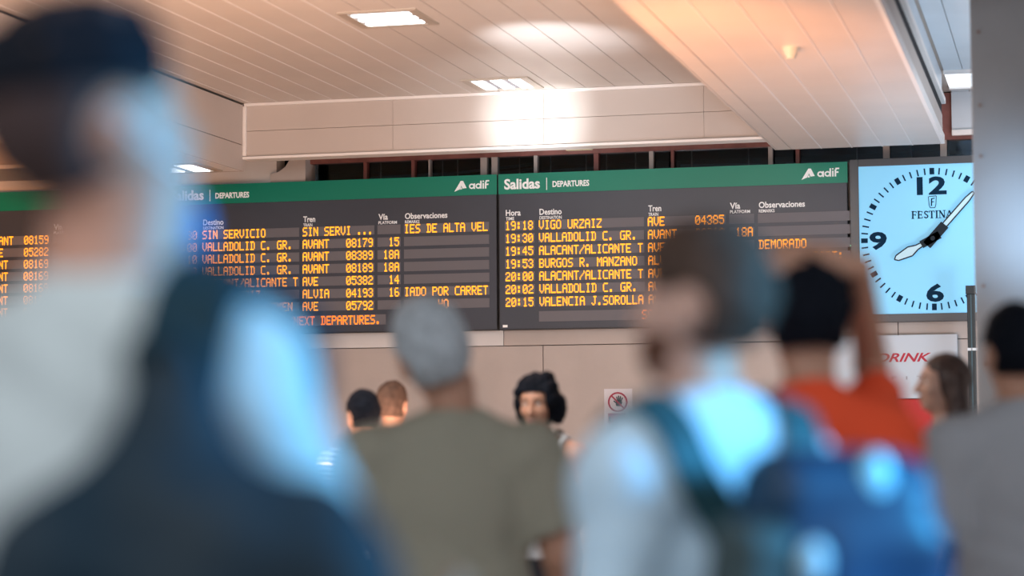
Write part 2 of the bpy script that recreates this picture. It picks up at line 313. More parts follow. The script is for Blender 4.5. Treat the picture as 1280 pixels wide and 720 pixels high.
def adif_logo(x, z, parent, k=1):
    b = MB()
    b.prism([(x, z), (x + .055 * k, z + .088 * k), (x + .075 * k, z + .088 * k), (x + .105 * k, z + .028 * k), (x + .07 * k, z + .024 * k), (x + .06 * k, z + .050 * k), (x + .045 * k, z + .018 * k)][::-1], -.0085, -.006)
    b.prism([(x + .048 * k, z + .018 * k), (x + .058 * k, z + .040 * k), (x + .066 * k, z + .018 * k)][::-1], -.0085, -.006)
    b.build('logo_emblem', M['white'], parent)
    # rounded lower-case letters a d i f
    L = MB(); X = x + .125 * k; w_ = .012 * k; bz = z + .018 * k; xh = .046 * k
    def ring(cx, cz, r, a0=0, a1=360, n=14):
        pts = [(cx + r * 1.1 * math.cos(R(a0 + (a1 - a0) * i / n)), cz + r * math.sin(R(a0 + (a1 - a0) * i / n))) for i in range(n + 1)]
        for p, q in zip(pts[:-1], pts[1:]): L.stroke(*p, *q, w_, -.0085, -.006)
    r = xh / 2 - w_ / 2
    ring(X + .024 * k, bz + xh / 2, r); L.stroke(X + .046 * k, bz, X + .046 * k, bz + xh, w_, -.0085, -.006)
    ring(X + .080 * k, bz + xh / 2, r); L.stroke(X + .102 * k, bz, X + .102 * k, bz + xh * 1.45, w_, -.0085, -.006)
    L.stroke(X + .122 * k, bz, X + .122 * k, bz + xh, w_, -.0085, -.006); L.stroke(X + .122 * k, bz + xh * 1.2, X + .122 * k, bz + xh * 1.45, w_, -.0085, -.006)
    L.stroke(X + .142 * k, bz, X + .142 * k, bz + xh * 1.2, w_, -.0085, -.006); L.stroke(X + .142 * k, bz + xh * 1.38, X + .172 * k, bz + xh * 1.38, w_, -.0085, -.006); L.stroke(X + .138 * k, bz + xh * .75, X + .166 * k, bz + xh * .75, w_, -.0085, -.006)
    L.stroke(X + .142 * k, bz + xh * 1.0, X + .150 * k, bz + xh * 1.38, w_, -.0085, -.006)
    L.build('logo_lettering', M['white'], parent)
def board(x0, x1, rows, ticker, tick_x, label):
    W = x1 - x0
    t = thing('departure_board', label, 'departure board', (x0, 17.0, 0), group=None)
    box('housing', .004, W - .008, 0, .095, 2.19, 3.467, M['bframe'], t, bevel=.004)
    box('face', .012, W - .012, -.004, 0, 2.20, 3.300, M['board'], t)
    box('header_band', .004, W - .004, -.005, 0, 3.302, 3.467, M['green'], t)
    text('header_text', 'Salidas', .054, 3.338, .088, M['white'], t, -.005, width=.300, bold=.03)
    MB().box(.408, .414, -.008, -.005, 3.325, 3.425).build('header_divider', M['white'], t)
    text('header_text', 'DEPARTURES', .460, 3.346, .050, M['white'], t, -.005, width=.305, bold=.03)
    adif_logo(W - .365, 3.335, t)
    for (cx, n), (h1, h2, w1, w2) in zip(COLS, (('Hora', 'TIME', .125, .07), ('Destino', 'DESTINATION', .185, .185), ('Tren', 'TRAIN', .105, .08), ('Vía', 'PLATFORM', .082, .16), ('Observaciones', 'REMARKS', .365, .125))):
        text('column_title', h1, cx + .004, 3.122, .050, M['white'], t, -.004, width=w1, bold=.02)
        text('column_subtitle', h2, cx + .004, 3.086, .026, M['white'], t, -.004, width=w2, bold=.015)
        for z in ROWZ: box('led_cell', cx - .004, cx + n * CP + .004, -.009, -.004, z - .038, z + .038, M['cell'], t, bevel=0)
    for z, r in zip(ROWZ, rows):
        for (cx, n), s in zip(COLS, r): led(s[:n], cx, z, t)
    box('led_cell', .34, .34 + 34 * CP, -.009, -.004, 2.254, 2.338, M['cell'], t)
    led(ticker, tick_x, 2.296, t, 'redled')
    box('service_label', .035, .075, -.0065, -.004, 2.212, 2.232, M['white'], t)
    return t
V_ = 'VALLADOLID C. GR.'; A_ = 'ALACANT/ALICANTE T'
board(-7.44, -4.51, [
 ('16:30', 'SIN SERVICIO', 'SIN SERVI ...', '', 'IES DE ALTA VEL'), ('17:00', V_, 'AVANT   08179', '  15', ''), ('18:10', V_, 'AVANT   08389', ' 18A', ''),
 ('18:20', V_, 'AVANT   08189', ' 18A', ''), ('18:25', A_, 'AVE     05382', '  14', ''), ('18:45', 'VIGO URZAIZ', 'ALVIA   04193', '  16', 'IADO POR CARRET'),
 ('19:00', 'MURCIA DEL CARMEN', 'AVE     05792', '', '      HO')], 'PROXIMAS SALIDAS/NEXT DEPARTURES.', .350, 'middle departure board with 16:30 and 17:00 trains on its orange rows')
board(-4.505, -1.66, [
 ('19:18', 'VIGO URZAIZ', 'AVE     04385', '', ''), ('19:30', V_, 'AVANT   08219', ' 18A', ''), ('19:45', A_, 'AVE     05422', '', 'DEMORADO'),
 ('19:53', 'BURGOS R. MANZANO', 'ALVIA   04175', '', '      COMPART:'), ('20:00', A_, 'AVE     05442', '', ''), ('20:02', V_, 'AVANT   08229', '', ''),
 ('20:15', 'VALENCIA J.SOROLLA', 'AVE     05212', '', '')], 'SALIDAS', 1.190, 'right departure board next to the clock, first train 19:18')
board(-10.38, -7.45, [('15:30', V_, ' AVANT  08159', '  15', ''), ('15:45', A_, ' AVE    05282', '  14', '      DEMORADO')] + [('16:00', V_, 'AVANT   08169', '  18', '')] * 5, '', .35, 'left departure board, mostly hidden by the tall man at left')
# indicator lights in the slot between board and clock
il = MB()
for z in (2.80, 2.655, 2.62, 2.53): il.box(-1.650, -1.643, 16.99, 16.997, z, z + .010)
# ------------------------------------------------------------------ clock
ck = thing('station_clock', 'large square station clock with pale blue face beside the pillar', 'clock', (-1.012, 17.0, 2.84))
f = MB(); f.box(-.635, .635, 0, .095, -.64, .64); f.build('housing', M['cframe'], ck, bevel=.005)
f = MB(); f.box(-.635, -.566, -.02, 0, -.64, .64).box(.566, .635, -.02, 0, -.64, .64).box(-.566, .566, -.02, 0, .583, .64).box(-.566, .566, -.02, 0, -.64, -.578); f.build('frame', M['cframe'], ck, bevel=.003)
box('face', -.566, .566, -.006, 0, -.578, .583, M['clock'], ck)
for k in range(60):
    a = R(6 * k); big = k % 5 == 0; r0, r1, wd = (.503, .554, .036) if big else (.503, .554, .011)
    b = MB(); b.stroke(r0 * math.sin(a), r0 * math.cos(a), r1 * math.sin(a), r1 * math.cos(a), wd, -.010, -.006); b.build('minute_mark', M['navy'], ck)
text('numeral', '12', -.118, .345, .142, M['navy'], ck, -.006, width=.228, bold=.035)
text('numeral', '3', .352, -.075, .142, M['navy'], ck, -.006, width=.135, bold=.035)
text('numeral', '6', -.060, -.490, .142, M['navy'], ck, -.006, width=.135, bold=.035)
text('numeral', '9', -.490, -.075, .142, M['navy'], ck, -.006, width=.135, bold=.035)
# brand lettering with serifs
L = MB()
def st(x0, z0, x1, z1, w_): L.stroke(x0, z0, x1, z1, w_, -.009, -.006)
lx = -.160; H = .056; bz = .163; tk = .011; tn = .005
def serif(x, z, w_=.020): st(x - w_ / 2, z, x + w_ / 2, z, tn)
def F_(x, e=False):
    st(x + .008, bz, x + .008, bz + H, tk); serif(x + .008, bz); serif(x + .008, bz + H); st(x + .008, bz + H - .002, x + .034, bz + H - .002, tn); st(x + .034, bz + H, x + .034, bz + H - .014, tn); st(x + .01, bz + H / 2, x + .028, bz + H / 2, tn); st(x + .028, bz + H / 2 - .007, x + .028, bz + H / 2 + .007, tn)
    if e: st(x + .008, bz + .002, x + .036, bz + .002, tn); st(x + .036, bz, x + .036, bz + .014, tn)
F_(lx); F_(lx + .045, True)
pts = [(.034, .046), (.026, .053), (.014, .053), (.008, .044), (.012, .034), (.022, .028), (.032, .020), (.033, .010), (.025, .003), (.012, .003), (.006, .012)]
for p, q in zip(pts[:-1], pts[1:]): st(lx + .090 + p[0], bz + p[1], lx + .090 + q[0], bz + q[1], .009)
x = lx + .133; st(x + .02, bz, x + .02, bz + H, tk); st(x, bz + H - .002, x + .04, bz + H - .002, tn); serif(x + .02, bz); st(x, bz + H, x, bz + H - .014, tn); st(x + .04, bz + H, x + .04, bz + H - .014, tn)
x = lx + .183; st(x + .008, bz, x + .008, bz + H, tk); serif(x + .008, bz); serif(x + .008, bz + H)
x = lx + .209; st(x + .006, bz, x + .006, bz + H, tn); st(x + .006, bz + H, x + .040, bz, tk); st(x + .040, bz, x + .040, bz + H, tn); serif(x + .006, bz); serif(x + .004, bz + H); serif(x + .040, bz + H)
x = lx + .262; st(x + .004, bz, x + .024, bz + H, tn); st(x + .024, bz + H, x + .044, bz, tk); st(x + .010, bz + .018, x + .038, bz + .018, tn); serif(x + .004, bz, .016); serif(x + .044, bz)
L.build('lettering', M['navy'], ck)
L = MB(); cz = .285
sh = [(-.030, .045), (-.026, -.020), (-.018, -.042), (.018, -.042), (.026, -.020), (.030, .050)]
for p, q in zip(sh, sh[1:] + sh[:1]): st(p[0], cz + p[1], q[0], cz + q[1], .005)
st(-.008, cz - .028, -.006, cz + .030, .009); st(-.008, cz + .028, .018, cz + .032, .007); st(-.006, cz + .003, .012, cz + .005, .006)
L.build('emblem', M['navy'], ck)
def hand(name, ang, pts, inner):
    b = MB(); a = R(ang); rot = lambda p: (p[0] * math.cos(a) + p[1] * math.sin(a), -p[0] * math.sin(a) + p[1] * math.cos(a))
    o = [rot(p) for p in pts]
    for p, q in zip(o, o[1:] + o[:1]): b.stroke(*p, *q, .009, -.056, -.048)
    h = b.build(name, M['handd'], ck)
    b = MB(); b.prism([rot(p) for p in pts], -.053, -.050); b.build('inlay', M['handw'], h)
    b = MB(); b.prism([rot(p) for p in inner], -.062, -.047); b.build('counterweight', M['handd'], h)
hand('minute_hand', 42, [(-.020, .09), (-.020, .40), (-.010, .47), (.010, .47), (.020, .40), (.020, .09)], [(-.036, -.07), (-.036, .14), (.036, .14), (.036, -.07)])
hand('hour_hand', 242, [(-.012, .05), (-.020, .14), (-.042, .20), (-.022, .31), (0, .335), (.022, .31), (.036, .20), (.018, .14), (.012, .05)], [(-.03, -.06), (-.03, .10), (.03, .10), (.03, -.06)])
b = MB(); b.tube([(0, -.07, 0), (0, -.006, 0)], .018, 12); b.build('spindle', M['handd'], ck)
il.build('indicator_light', M['gled'])
o = bpy.data.objects['indicator_light']; tag(o, 'tiny green indicator lights in the slot between right board and clock', 'indicator light')
# ------------------------------------------------------------------ pillar, post
pl = struct(box('wall_pillar', -.453, .25, 11.0, 11.6, 0, 4.0, M['pil'], bevel=.006), 'tall grey painted pillar at the right edge')
for z in (3.37, 2.998, 2.74, 2.09, 1.7):
    b = MB(); b.tube([(-.412, 10.994, z), (-.412, 11.0, z)], .010, 10); b.build('screw_head', M['rust'], pl)
box('pillar_base', -.47, .27, 10.98, 11.62, 0, .1, M['rust'], pl)
pt = thing('metal_post', 'dark metal post with a white band between clock and pillar', 'post', (-.716, 16.6, 0))
box('shaft', -.030, .030, -.03, .03, .02, 2.38, M['post'], pt, bevel=.004); box('cap', -.038, .034, -.036, .036, 2.38, 2.445, M['post'], pt, bevel=.004)
box('band', -.032, .060, -.034, .034, 1.955, 1.975, M['band'], pt); box('edge_rib', -.004, .004, -.034, -.03, .02, 2.38, M['duct'], pt); box('foot_plate', -.09, .09, -.09, .09, 0, .02, M['post'], pt)
# ------------------------------------------------------------------ signs
sg = thing('prohibition_sign', 'white wall sign with a red no entry hand symbol', 'sign', (-3.538, 17.10, 1.60))
box('plate', -.115, .115, -.006, 0, -.27, .105, M['sign'], sg)
def ring2(b, cx, cz, r, wd, y0, y1, n=32):
    for k in range(n):
        a0, a1 = 6.28319 * k / n, 6.28319 * (k + 1) / n
        b.prism([(cx + q * math.cos(a), cz + q * math.sin(a)) for q, a in ((r - wd / 2, a0), (r + wd / 2, a0), (r + wd / 2, a1), (r - wd / 2, a1))], y0, y1)
b = MB(); ring2(b, -.003, -.002, .074, .013, -.010, -.006); b.stroke(-.055, .050, .049, -.054, .012, -.011, -.006); b.build('red_ring', M['red'], sg)
b = MB(); b.prism([(-.018, -.034), (.020, -.036), (.034, -.006), (.026, .016), (-.008, .018), (-.020, -.004)], -.0095, -.006)
for x0, z0, x1, z1 in ((-.004, .012, -.012, .042), (.006, .014, .004, .050), (.015, .012, .020, .046), (.024, .006, .036, .034), (-.014, -.010, -.036, .008)): b.stroke(x0, z0, x1, z1, .009, -.0095, -.006)
b.build('hand_symbol', M['black'], sg)
box('red_notice', -.082, .06, -.009, -.006, -.175, -.092, M['red'], sg); b = MB(); b.prism([(-.076, -.165), (-.062, -.165), (-.062, -.12), (-.076, -.12)], -.0105, -.009); b.build('pictogram', M['black'], sg)
pb = thing('display_board', 'white and red advertising board with red italic letters under the clock', 'display board', (-1.45, 17.075, 0))
box('white_panel', -.60, .605, -.05, 0, 1.605, 2.10, M['kwhite'], pb, bevel=.004); box('red_panel', -.60, .605, -.05, 0, .13, 1.60, M['redp'], pb, bevel=.004)
text('lettering', 'DRINK', -.02, 1.890, .068, M['redt'], pb, -.05, width=.425, bold=.02, shear=.35)
text('small_lettering', 'F  I  T', .10, 1.752, .026, M['greyt'], pb, -.05, width=.25)

# ------------------------------------------------------------------ signed distance sculpting of figures
class SDF:
    def __init__(s): s.p = []; s.post = []
    def add(s, fn, lo, hi, k=.02, sub=False): s.p.append((fn, np.array(lo, float), np.array(hi, float), k, sub)); return s
    def cap(s, a, b, ra, rb, k=.02, sub=False, T=None, cut=False):      # tapered capsule, cut=True ends it flat at b
        a = np.array(a, float); b = np.array(b, float)
        if T is not None: a = T[0] @ (a - T[1]) + T[1]; b = T[0] @ (b - T[1]) + T[1]; hs = np.cbrt(np.linalg.det(T[0])); ra *= hs; rb *= hs
        ab = b - a; L2 = ab @ ab + 1e-12
        def fn(P):
            t = np.clip(((P - a) @ ab) / L2, 0, 1); q = P - a - t[..., None] * ab
            d = np.sqrt((q * q).sum(-1)) - (ra + (rb - ra) * t)
            return np.maximum(d, ((P - b) @ ab) / math.sqrt(L2)) if cut else d
        r = max(ra, rb); return s.add(fn, np.minimum(a, b) - r, np.maximum(a, b) + r, k, sub)
    def ell(s, c, r, k=.02, sub=False, T=None, Rm=None):
        c = np.array(c, float); r = np.array(r, float); Q = np.eye(3) if Rm is None else Rm
        if T is not None: c = T[0] @ (c - T[1]) + T[1]; hs = np.cbrt(np.linalg.det(T[0])); Q = T[0] @ Q / hs; r = r * hs
        def fn(P):
            q = (P - c) @ Q; k0 = np.sqrt(((q / r) ** 2).sum(-1)); k1 = np.sqrt(((q / r ** 2) ** 2).sum(-1)) + 1e-9
            return np.where(k0 < 1e-6, -r.min(), k0 * (k0 - 1) / k1)
        m = r.max(); return s.add(fn, c - m, c + m, k, sub)
    def rbox(s, c, h, rad, k=.02, Rm=None, taper=0):
        c = np.array(c, float); h = np.array(h, float); Q = np.eye(3) if Rm is None else Rm
        def fn(P):
            q = (P - c) @ Q
            if taper: f_ = 1 - taper * np.clip(q[..., 2] / h[2], -1, 1); q = q / np.stack([f_, f_, np.ones_like(f_)], -1)
            q = np.abs(q) - (h - rad)
            return np.sqrt((np.maximum(q, 0) ** 2).sum(-1)) + np.minimum(q.max(-1), 0) - rad
        m = np.linalg.norm(h) * 1.1; return s.add(fn, c - m, c + m, k)
    def ev(s, P, infl=0):
        f = np.full(P.shape[:-1], 1.0)
        for fn, lo, hi, k, sub in s.p: f = s.comb(f, fn(P), k, sub)
        return f - infl
    @staticmethod
    def comb(f, d, k, sub):
        if sub: d = -d; h = np.clip(.5 - .5 * (f - d) / k, 0, 1); return f * (1 - h) + d * h + k * h * (1 - h)
        h = np.clip(.5 + .5 * (d - f) / k, 0, 1); return d * (1 - h) + f * h - k * h * (1 - h)
    def grid(s, vox, infl=0, clip=None, disp=None):
        adds = [p for p in s.p if not p[4]]
        lo = np.min([p[1] for p in adds], 0) - .03 - infl; hi = np.max([p[2] for p in adds], 0) + .03 + infl
        n = np.ceil((hi - lo) / vox).astype(int) + 1; ax = [lo[i] + vox * np.arange(n[i]) for i in range(3)]
        F_ = np.full(tuple(n), 1.0, np.float32)
        for fn, a, b, k, sub in s.p:
            m = k + infl + 3 * vox; i0 = np.maximum(((a - m - lo) / vox).astype(int), 0); i1 = np.minimum(((b + m - lo) / vox).astype(int) + 2, n)
            if (i1 <= i0).any(): continue
            P = np.stack(np.meshgrid(*[ax[j][i0[j]:i1[j]] for j in range(3)], indexing='ij'), -1); sl = tuple(slice(i0[j], i1[j]) for j in range(3))
            F_[sl] = s.comb(F_[sl], fn(P), k, sub)
        F_ -= infl
        if clip or disp:
            X, Y, Z = np.meshgrid(*ax, indexing='ij')
            if disp: F_ += disp(X, Y, Z)
            if clip: F_ = np.maximum(F_, clip(X, Y, Z))
        F_[0] = F_[-1] = 1; F_[:, 0] = F_[:, -1] = 1; F_[:, :, 0] = F_[:, :, -1] = 1
        return F_, lo
def surface(F_, lo, vox):
    S = F_ < 0; nx, ny, nz = F_.shape
    c = S[:-1, :-1, :-1].astype(np.int8)
    tot = sum(S[i:nx - 1 + i, j:ny - 1 + j, k:nz - 1 + k].astype(np.int8) for i in (0, 1) for j in (0, 1) for k in (0, 1))
    act = np.argwhere((tot > 0) & (tot < 8)); idx = np.full((nx - 1, ny - 1, nz - 1), -1, np.int64); idx[tuple(act.T)] = np.arange(len(act))
    acc = np.zeros((len(act), 3)); cnt = np.zeros(len(act))
    offs = [(i, j, k) for i in (0, 1) for j in (0, 1) for k in (0, 1)]
    for a in offs:
        for d in range(3):
            if a[d]: continue
            b = list(a); b[d] = 1; pa = act + a; pb = act + b
            fa = F_[tuple(pa.T)]; fb = F_[tuple(pb.T)]; m = (fa < 0) != (fb < 0); t = fa / np.where(m, fa - fb, 1)
            p = pa.astype(float); p[:, d] += t; acc[m] += p[m]; cnt[m] += 1
    V = lo + vox * acc / cnt[:, None]; faces = []
    for d in range(3):
        sl0 = [slice(None)] * 3; sl1 = [slice(None)] * 3; sl0[d] = slice(0, -1); sl1[d] = slice(1, None)
        A = S[tuple(sl0)]; B = S[tuple(sl1)]; e = np.argwhere(A != B); u, v = [(1, 2), (2, 0), (0, 1)][d]
        ok = (e[:, u] > 0) & (e[:, v] > 0); e = e[ok]; inside = A[tuple(e.T)]
        def g(du, dv): q = e.copy(); q[:, u] -= du; q[:, v] -= dv; return idx[tuple(q.T)]
        q = np.stack([g(1, 1), g(0, 1), g(0, 0), g(1, 0)], 1); q[~inside] = q[~inside][:, ::-1]; faces.append(q)
    return V, np.concatenate(faces)
def np_mesh(name, V, Fc, m, parent):
    me = bpy.data.meshes.new(name); me.vertices.add(len(V)); me.vertices.foreach_set('co', V.astype(np.float32).ravel())
    me.loops.add(Fc.size); me.loops.foreach_set('vertex_index', Fc.astype(np.int32).ravel()); me.polygons.add(len(Fc))
    me.polygons.foreach_set('loop_start', np.arange(0, Fc.size, 4, dtype=np.int32)); me.polygons.foreach_set('loop_total', np.full(len(Fc), 4, np.int32))
    me.polygons.foreach_set('use_smooth', np.ones(len(Fc), bool)); me.update(calc_edges=True); me.validate(); me.materials.append(m)
    o = bpy.data.objects.new(name, me); C.objects.link(o); o.parent = parent; return o
def sculpt(name, sdf, vox, m, parent, s=1, **kw):
    F_, lo = sdf.grid(vox, **kw); V, Fc = surface(F_, lo, vox); return np_mesh(name, V * s, Fc, m, parent)
def rot(yaw=0, pitch=0, roll=0):
    cy, sy, cp, sp, cr, sr = math.cos(yaw), math.sin(yaw), math.cos(pitch), math.sin(pitch), math.cos(roll), math.sin(roll)
    return np.array([[cy, -sy, 0], [sy, cy, 0], [0, 0, 1]]) @ np.array([[1, 0, 0], [0, cp, -sp], [0, sp, cp]]) @ np.array([[cr, 0, sr], [0, 1, 0], [-sr, 0, cr]])
def folds(amp, fq=1.0, seed=0):
    def d(X, Y, Z):
        a = np.sin(X * 17 * fq + 3 * np.sin(Z * 9 * fq + seed) + seed) * np.sin(Z * 13 * fq + 4 * np.sin(X * 7 + Y * 8 + seed)); b = np.sin((X + Y) * 31 * fq + 5 * np.sin(Z * 12 + seed * 2) + Z * 18)
        return (amp * (.65 * a + .35 * b)).astype(np.float32)
    return d
def skin(name, c): return mat(name, c, .5, .4, noise=.08, nscale=20, sss=.15)
def fabric(name, c, col2=None, nscale=200, rough=.85): return mat(name, c, rough, .2, noise=.08, nscale=nscale, bump=.25, bscale=500, col2=col2)

def torso(S, B, infl=0, female=False):
    w = B; k = .05
    S.ell((0, .0, 1.24), (.165 * w, .112 * w, .20), k); S.cap((0, -.01, 1.415), (.145 * w, -.01, 1.385), .060, .056, .05); S.cap((0, -.01, 1.415), (-.145 * w, -.01, 1.385), .060, .056, .05)
    S.ell((0, .0, 1.06), ((.150 if not female else .125) * w, .105 * w, .17), k)
    S.ell((0, -.005, .93), (.165 * (w if not female else 1.0), .118 * w, .13), k)
    S.cap((-.10, -.02, 1.425), (0, -.008, 1.475), .040, .038, .04); S.cap((.10, -.02, 1.425), (0, -.008, 1.475), .040, .038, .04)
    if female: S.ell((-.075, .09, 1.27), (.065, .06, .065), .03); S.ell((.075, .09, 1.27), (.065, .06, .065), .03)
def person(name, label, x, y, h, yaw, skin_m, hair_m, shirt_m, trouser_m, shoe_m, B=1.0, head=(0, 0, 0), arms=None, sleeve=.55, neck=1, hs=1, collar=False, female=False, hair='short', vox=.006, beard=None, fold=.004, tank=False, seed=0, hem=.90, extra=None):
    s = h / 1.755; t = thing(name, label, 'person', (x, y, 0), R(yaw)); A = B
    arms = arms or {}
    piv = np.array((0, -.005, 1.50)); T = (rot(R(head[0]), R(head[1]), R(head[2])) * hs, piv)
    S = SDF(); torso(S, B, female=female)
    S.cap((0, -.008, 1.44), (0, .012, 1.56), .056 * neck if not female else .046, .052 * neck if not female else .044, .03)
    # head
    fr = .96 if female else 1
    S.ell((0, -.002, 1.660), (.076 * fr, .096, .094), .02, T=T); S.ell((0, .040, 1.600), (.060 * fr, .060, .075), .03, T=T)
    S.ell((0, .073, 1.553), (.026, .022, .020), .025, T=T); S.ell((0, .064, 1.665), (.058, .030, .030), .02, T=T)
    S.cap((0, .098, 1.650), (0, .118, 1.612), .008, .013, .012, T=T); S.ell((-.012, .108, 1.608), (.009, .010, .008), .006, T=T); S.ell((.012, .108, 1.608), (.009, .010, .008), .006, T=T)
    for sx_ in (-1, 1):
        S.ell((.033 * sx_, .100, 1.645), (.020, .014, .012), .012, sub=True, T=T)
        S.ell((.077 * sx_ * fr, -.004, 1.632), (.010, .022, .034), .006, T=T, Rm=rot(R(-18 * sx_)))
        S.ell((.086 * sx_ * fr, .000, 1.634), (.006, .011, .018), .006, sub=True, T=T)
        S.ell((.040 * sx_, .070, 1.612), (.024, .022, .022), .02, T=T)
    S.ell((0, .100, 1.582), (.024, .010, .0065), .006, T=T); S.ell((0, .098, 1.572), (.020, .010, .006), .006, T=T)
    # arms, hands, legs
    sleeves = []; hands = []
    for sd in (-1, 1):
        sh = np.array((.178 * A * sd, -.01, 1.380)); el, wr, hd = arms.get(sd, ((.235 * A * sd, -.02, 1.12), (.245 * A * sd, .06, .88), None))
        el = np.array(el, float); wr = np.array(wr, float)
        S.cap(sh, el, .053 * (B if not female else .8), .041 * (B if not female else .8), .03); S.cap(el, wr, .040 * (1 if not female else .85), .026, .015)
        sleeves.append((sh, el)); S.ell(sh + np.array((.002 * sd, 0, 0)), (.062, .062, .060), .04)
        d = (wr - el) / np.linalg.norm(wr - el); hd = np.array(hd, float) if hd is not None else d; hd = hd / np.linalg.norm(hd)
        side = np.cross(hd, (sd * 1.0, 0, .1)); side /= np.linalg.norm(side); nrm_ = np.cross(side, hd)   # side spans the knuckles
        if nrm_[0] * sd > 0: nrm_ = -nrm_
        pc = wr + hd * .05; S.cap(wr, wr + hd * .075, .024, .026, .012)
        for j, (o_, ln) in enumerate(((-.028, .068), (-.0095, .078), (.0095, .072), (.028, .056))):
            a = wr + hd * .072 + side * o_; S.cap(wr + hd * .03 + side * o_ * .6, a, .014, .0115, .010)
            b_ = a + hd * ln * .5 + side * o_ * .25 + nrm_ * .010; c_ = b_ + hd * ln * .38 + nrm_ * .026 + side * o_ * .1
            S.cap(a, b_, .0098, .0092, .004); S.cap(b_, c_, .0092, .0078, .004)
        thd = -1 if side[1] > 0 else 1
        a = wr + hd * .02 - side * .022 * thd * -1 * -1; tdir = side * (-.045 * thd)
        S.cap(wr + hd * .018 + tdir * .3, wr + hd * .055 + tdir * 1.05 + nrm_ * .012, .014, .0105, .008); S.cap(wr + hd * .055 + tdir * 1.05 + nrm_ * .012, wr + hd * .088 + tdir * 1.15 + nrm_ * .024, .0105, .0085, .005)
        hands.append(wr + hd * .09 + nrm_ * .02)
        S.cap((.085 * sd, 0, .90), (.095 * sd, .01, .50), .085, .055, .04); S.cap((.095 * sd, .01, .50), (.098 * sd, -.02, .10), .052, .036, .02)
        S.cap((.098 * sd, -.02, .06), (.115 * sd, .11, .04), .034, .026, .03)
    body = sculpt('body', S, vox, skin_m, t, s, clip=lambda X, Y, Z: (.018 - Z))
    # shirt
    G = SDF(); torso(G, B, female=female)
    G.ell((0, 0, .98), (.168 * B if not female else .15, .125 * B, .17), .06)
    for sd, (sh, el) in zip((-1, 1), sleeves):
        if not tank:
            e2 = sh + (el - sh) * sleeve
            G.ell(sh + np.array((.002 * sd, 0, 0)), (.060, .060, .058), .05); G.cap(sh, e2, .054 * B, .056 * B, .05, cut=True)
    def shirt_clip(X, Y, Z):
        c = np.maximum(hem - Z, np.sqrt((X) ** 2 + (Y + .0) ** 2) * 0 - 1)
        nk = (.066 * neck if not tank else .11) - np.sqrt(X ** 2 + ((Y - .012 * (1 if not tank else 2)) * 1.0) ** 2); nk = np.minimum(nk, Z - (1.40 - (.03 if tank else 0))); c = np.maximum(c, nk)
        if tank: c = np.maximum(c, np.abs(X) - (.135 + .0 * Z) - np.clip(1.30 - Z, 0, .06))
        return c.astype(np.float32)
    sculpt('shirt', G, vox, shirt_m, t, s, infl=.015, clip=shirt_clip, disp=folds(fold, seed=seed))
    if collar:
        Cc = SDF()
        for k in range(16):
            a0, a1 = 6.2832 * k / 16, 6.2832 * (k + 1) / 16; q = lambda a: (.068 * math.sin(a), -.004 - .066 * math.cos(a), 1.462 + .012 * math.cos(a))
            Cc.cap(q(a0), q(a1), .012, .012, .01); q2 = lambda a: (.073 * math.sin(a), -.004 - .072 * math.cos(a), 1.445 + .010 * math.cos(a)); Cc.cap(q2(a0), q2(a1), .012, .012, .012)
        sculpt('collar', Cc, .005, shirt_m, t, s)
    # trousers
    G = SDF(); G.ell((0, -.005, .93), (.172 * B, .125 * B, .12), .05)
    for sd in (-1, 1): G.cap((.085 * sd, 0, .88), (.097 * sd, .01, .50), .098, .070, .05); G.cap((.097 * sd, .01, .50), (.10 * sd, -.015, .10), .070, .060, .03)
    sculpt('trousers', G, .009, trouser_m, t, s, infl=.004, clip=lambda X, Y, Z: np.maximum(Z - (hem + .09), .085 - Z), disp=folds(.004, .8, seed + 2))
    for sd in (-1, 1):
        G = SDF(); G.cap((.099 * sd, -.03, .06), (.118 * sd, .13, .042), .046, .040, .03); G.cap((.098 * sd, -.02, .06), (.098 * sd, -.02, .11), .045, .045, .03)
        sculpt('shoe', G, .008, shoe_m, t, s, clip=lambda X, Y, Z: .004 - Z)
    # hair
    Hs = SDF(); Tp = T
    inv = T[0].T
    def headclip(fn):
        def g(X, Y, Z):
            P = (np.stack([X, Y, Z], -1) - piv) @ T[0] / hs ** 2 + piv; return fn(P[..., 0], P[..., 1], P[..., 2]).astype(np.float32)
        return g
    curly = hair == 'curly'
    if hair in ('short', 'crop', 'fade', 'curlytop', 'bald'):
        th = {'short': .012, 'crop': .007, 'fade': .006, 'curlytop': .020, 'bald': .004}[hair]
        Hs.ell((0, -.002, 1.660), (.076 * fr + th, .096 + th, .094 + th), .02, T=T)
        if hair in ('short', 'fade', 'curlytop'): Hs.ell((0, .012, 1.710), (.068, .088, .062), .03, T=T)
        def hc(x_, y_, z_):
            front = np.where(z_ > 1.66, (y_ - .088 + (1.74 - z_) * .35), (y_ - (.030 - (1.66 - z_) * .4)))
            ear = .038 - np.sqrt((y_ + .002) ** 2 + (z_ - 1.632) ** 2)
            return np.maximum(np.maximum(front, 1.578 - z_ - np.clip(y_, -1, 0) * .0), np.where(np.abs(x_) > .05, ear, -1))
        amp = {'short': .004, 'crop': .001, 'fade': .003, 'curlytop': .007, 'bald': .001}[hair]
        sculpt('hair', Hs, .004, hair_m, t, s, clip=headclip(hc), disp=folds(amp, 3.5, seed))
        if hair == 'fade':
            H2 = SDF(); H2.ell((0, .004, 1.688), (.088, .112, .084), .03, T=T)
            sculpt('hair_top', H2, .004, extra['top'], t, s, clip=headclip(lambda x_, y_, z_: np.maximum(1.676 - .10 * y_ - z_, y_ - .088 + (1.76 - z_) * .3)), disp=folds(.006, 3.5, seed + 4))
    elif hair == 'long':
        Hs.ell((0, -.008, 1.664), (.086, .104, .102), .02, T=T)
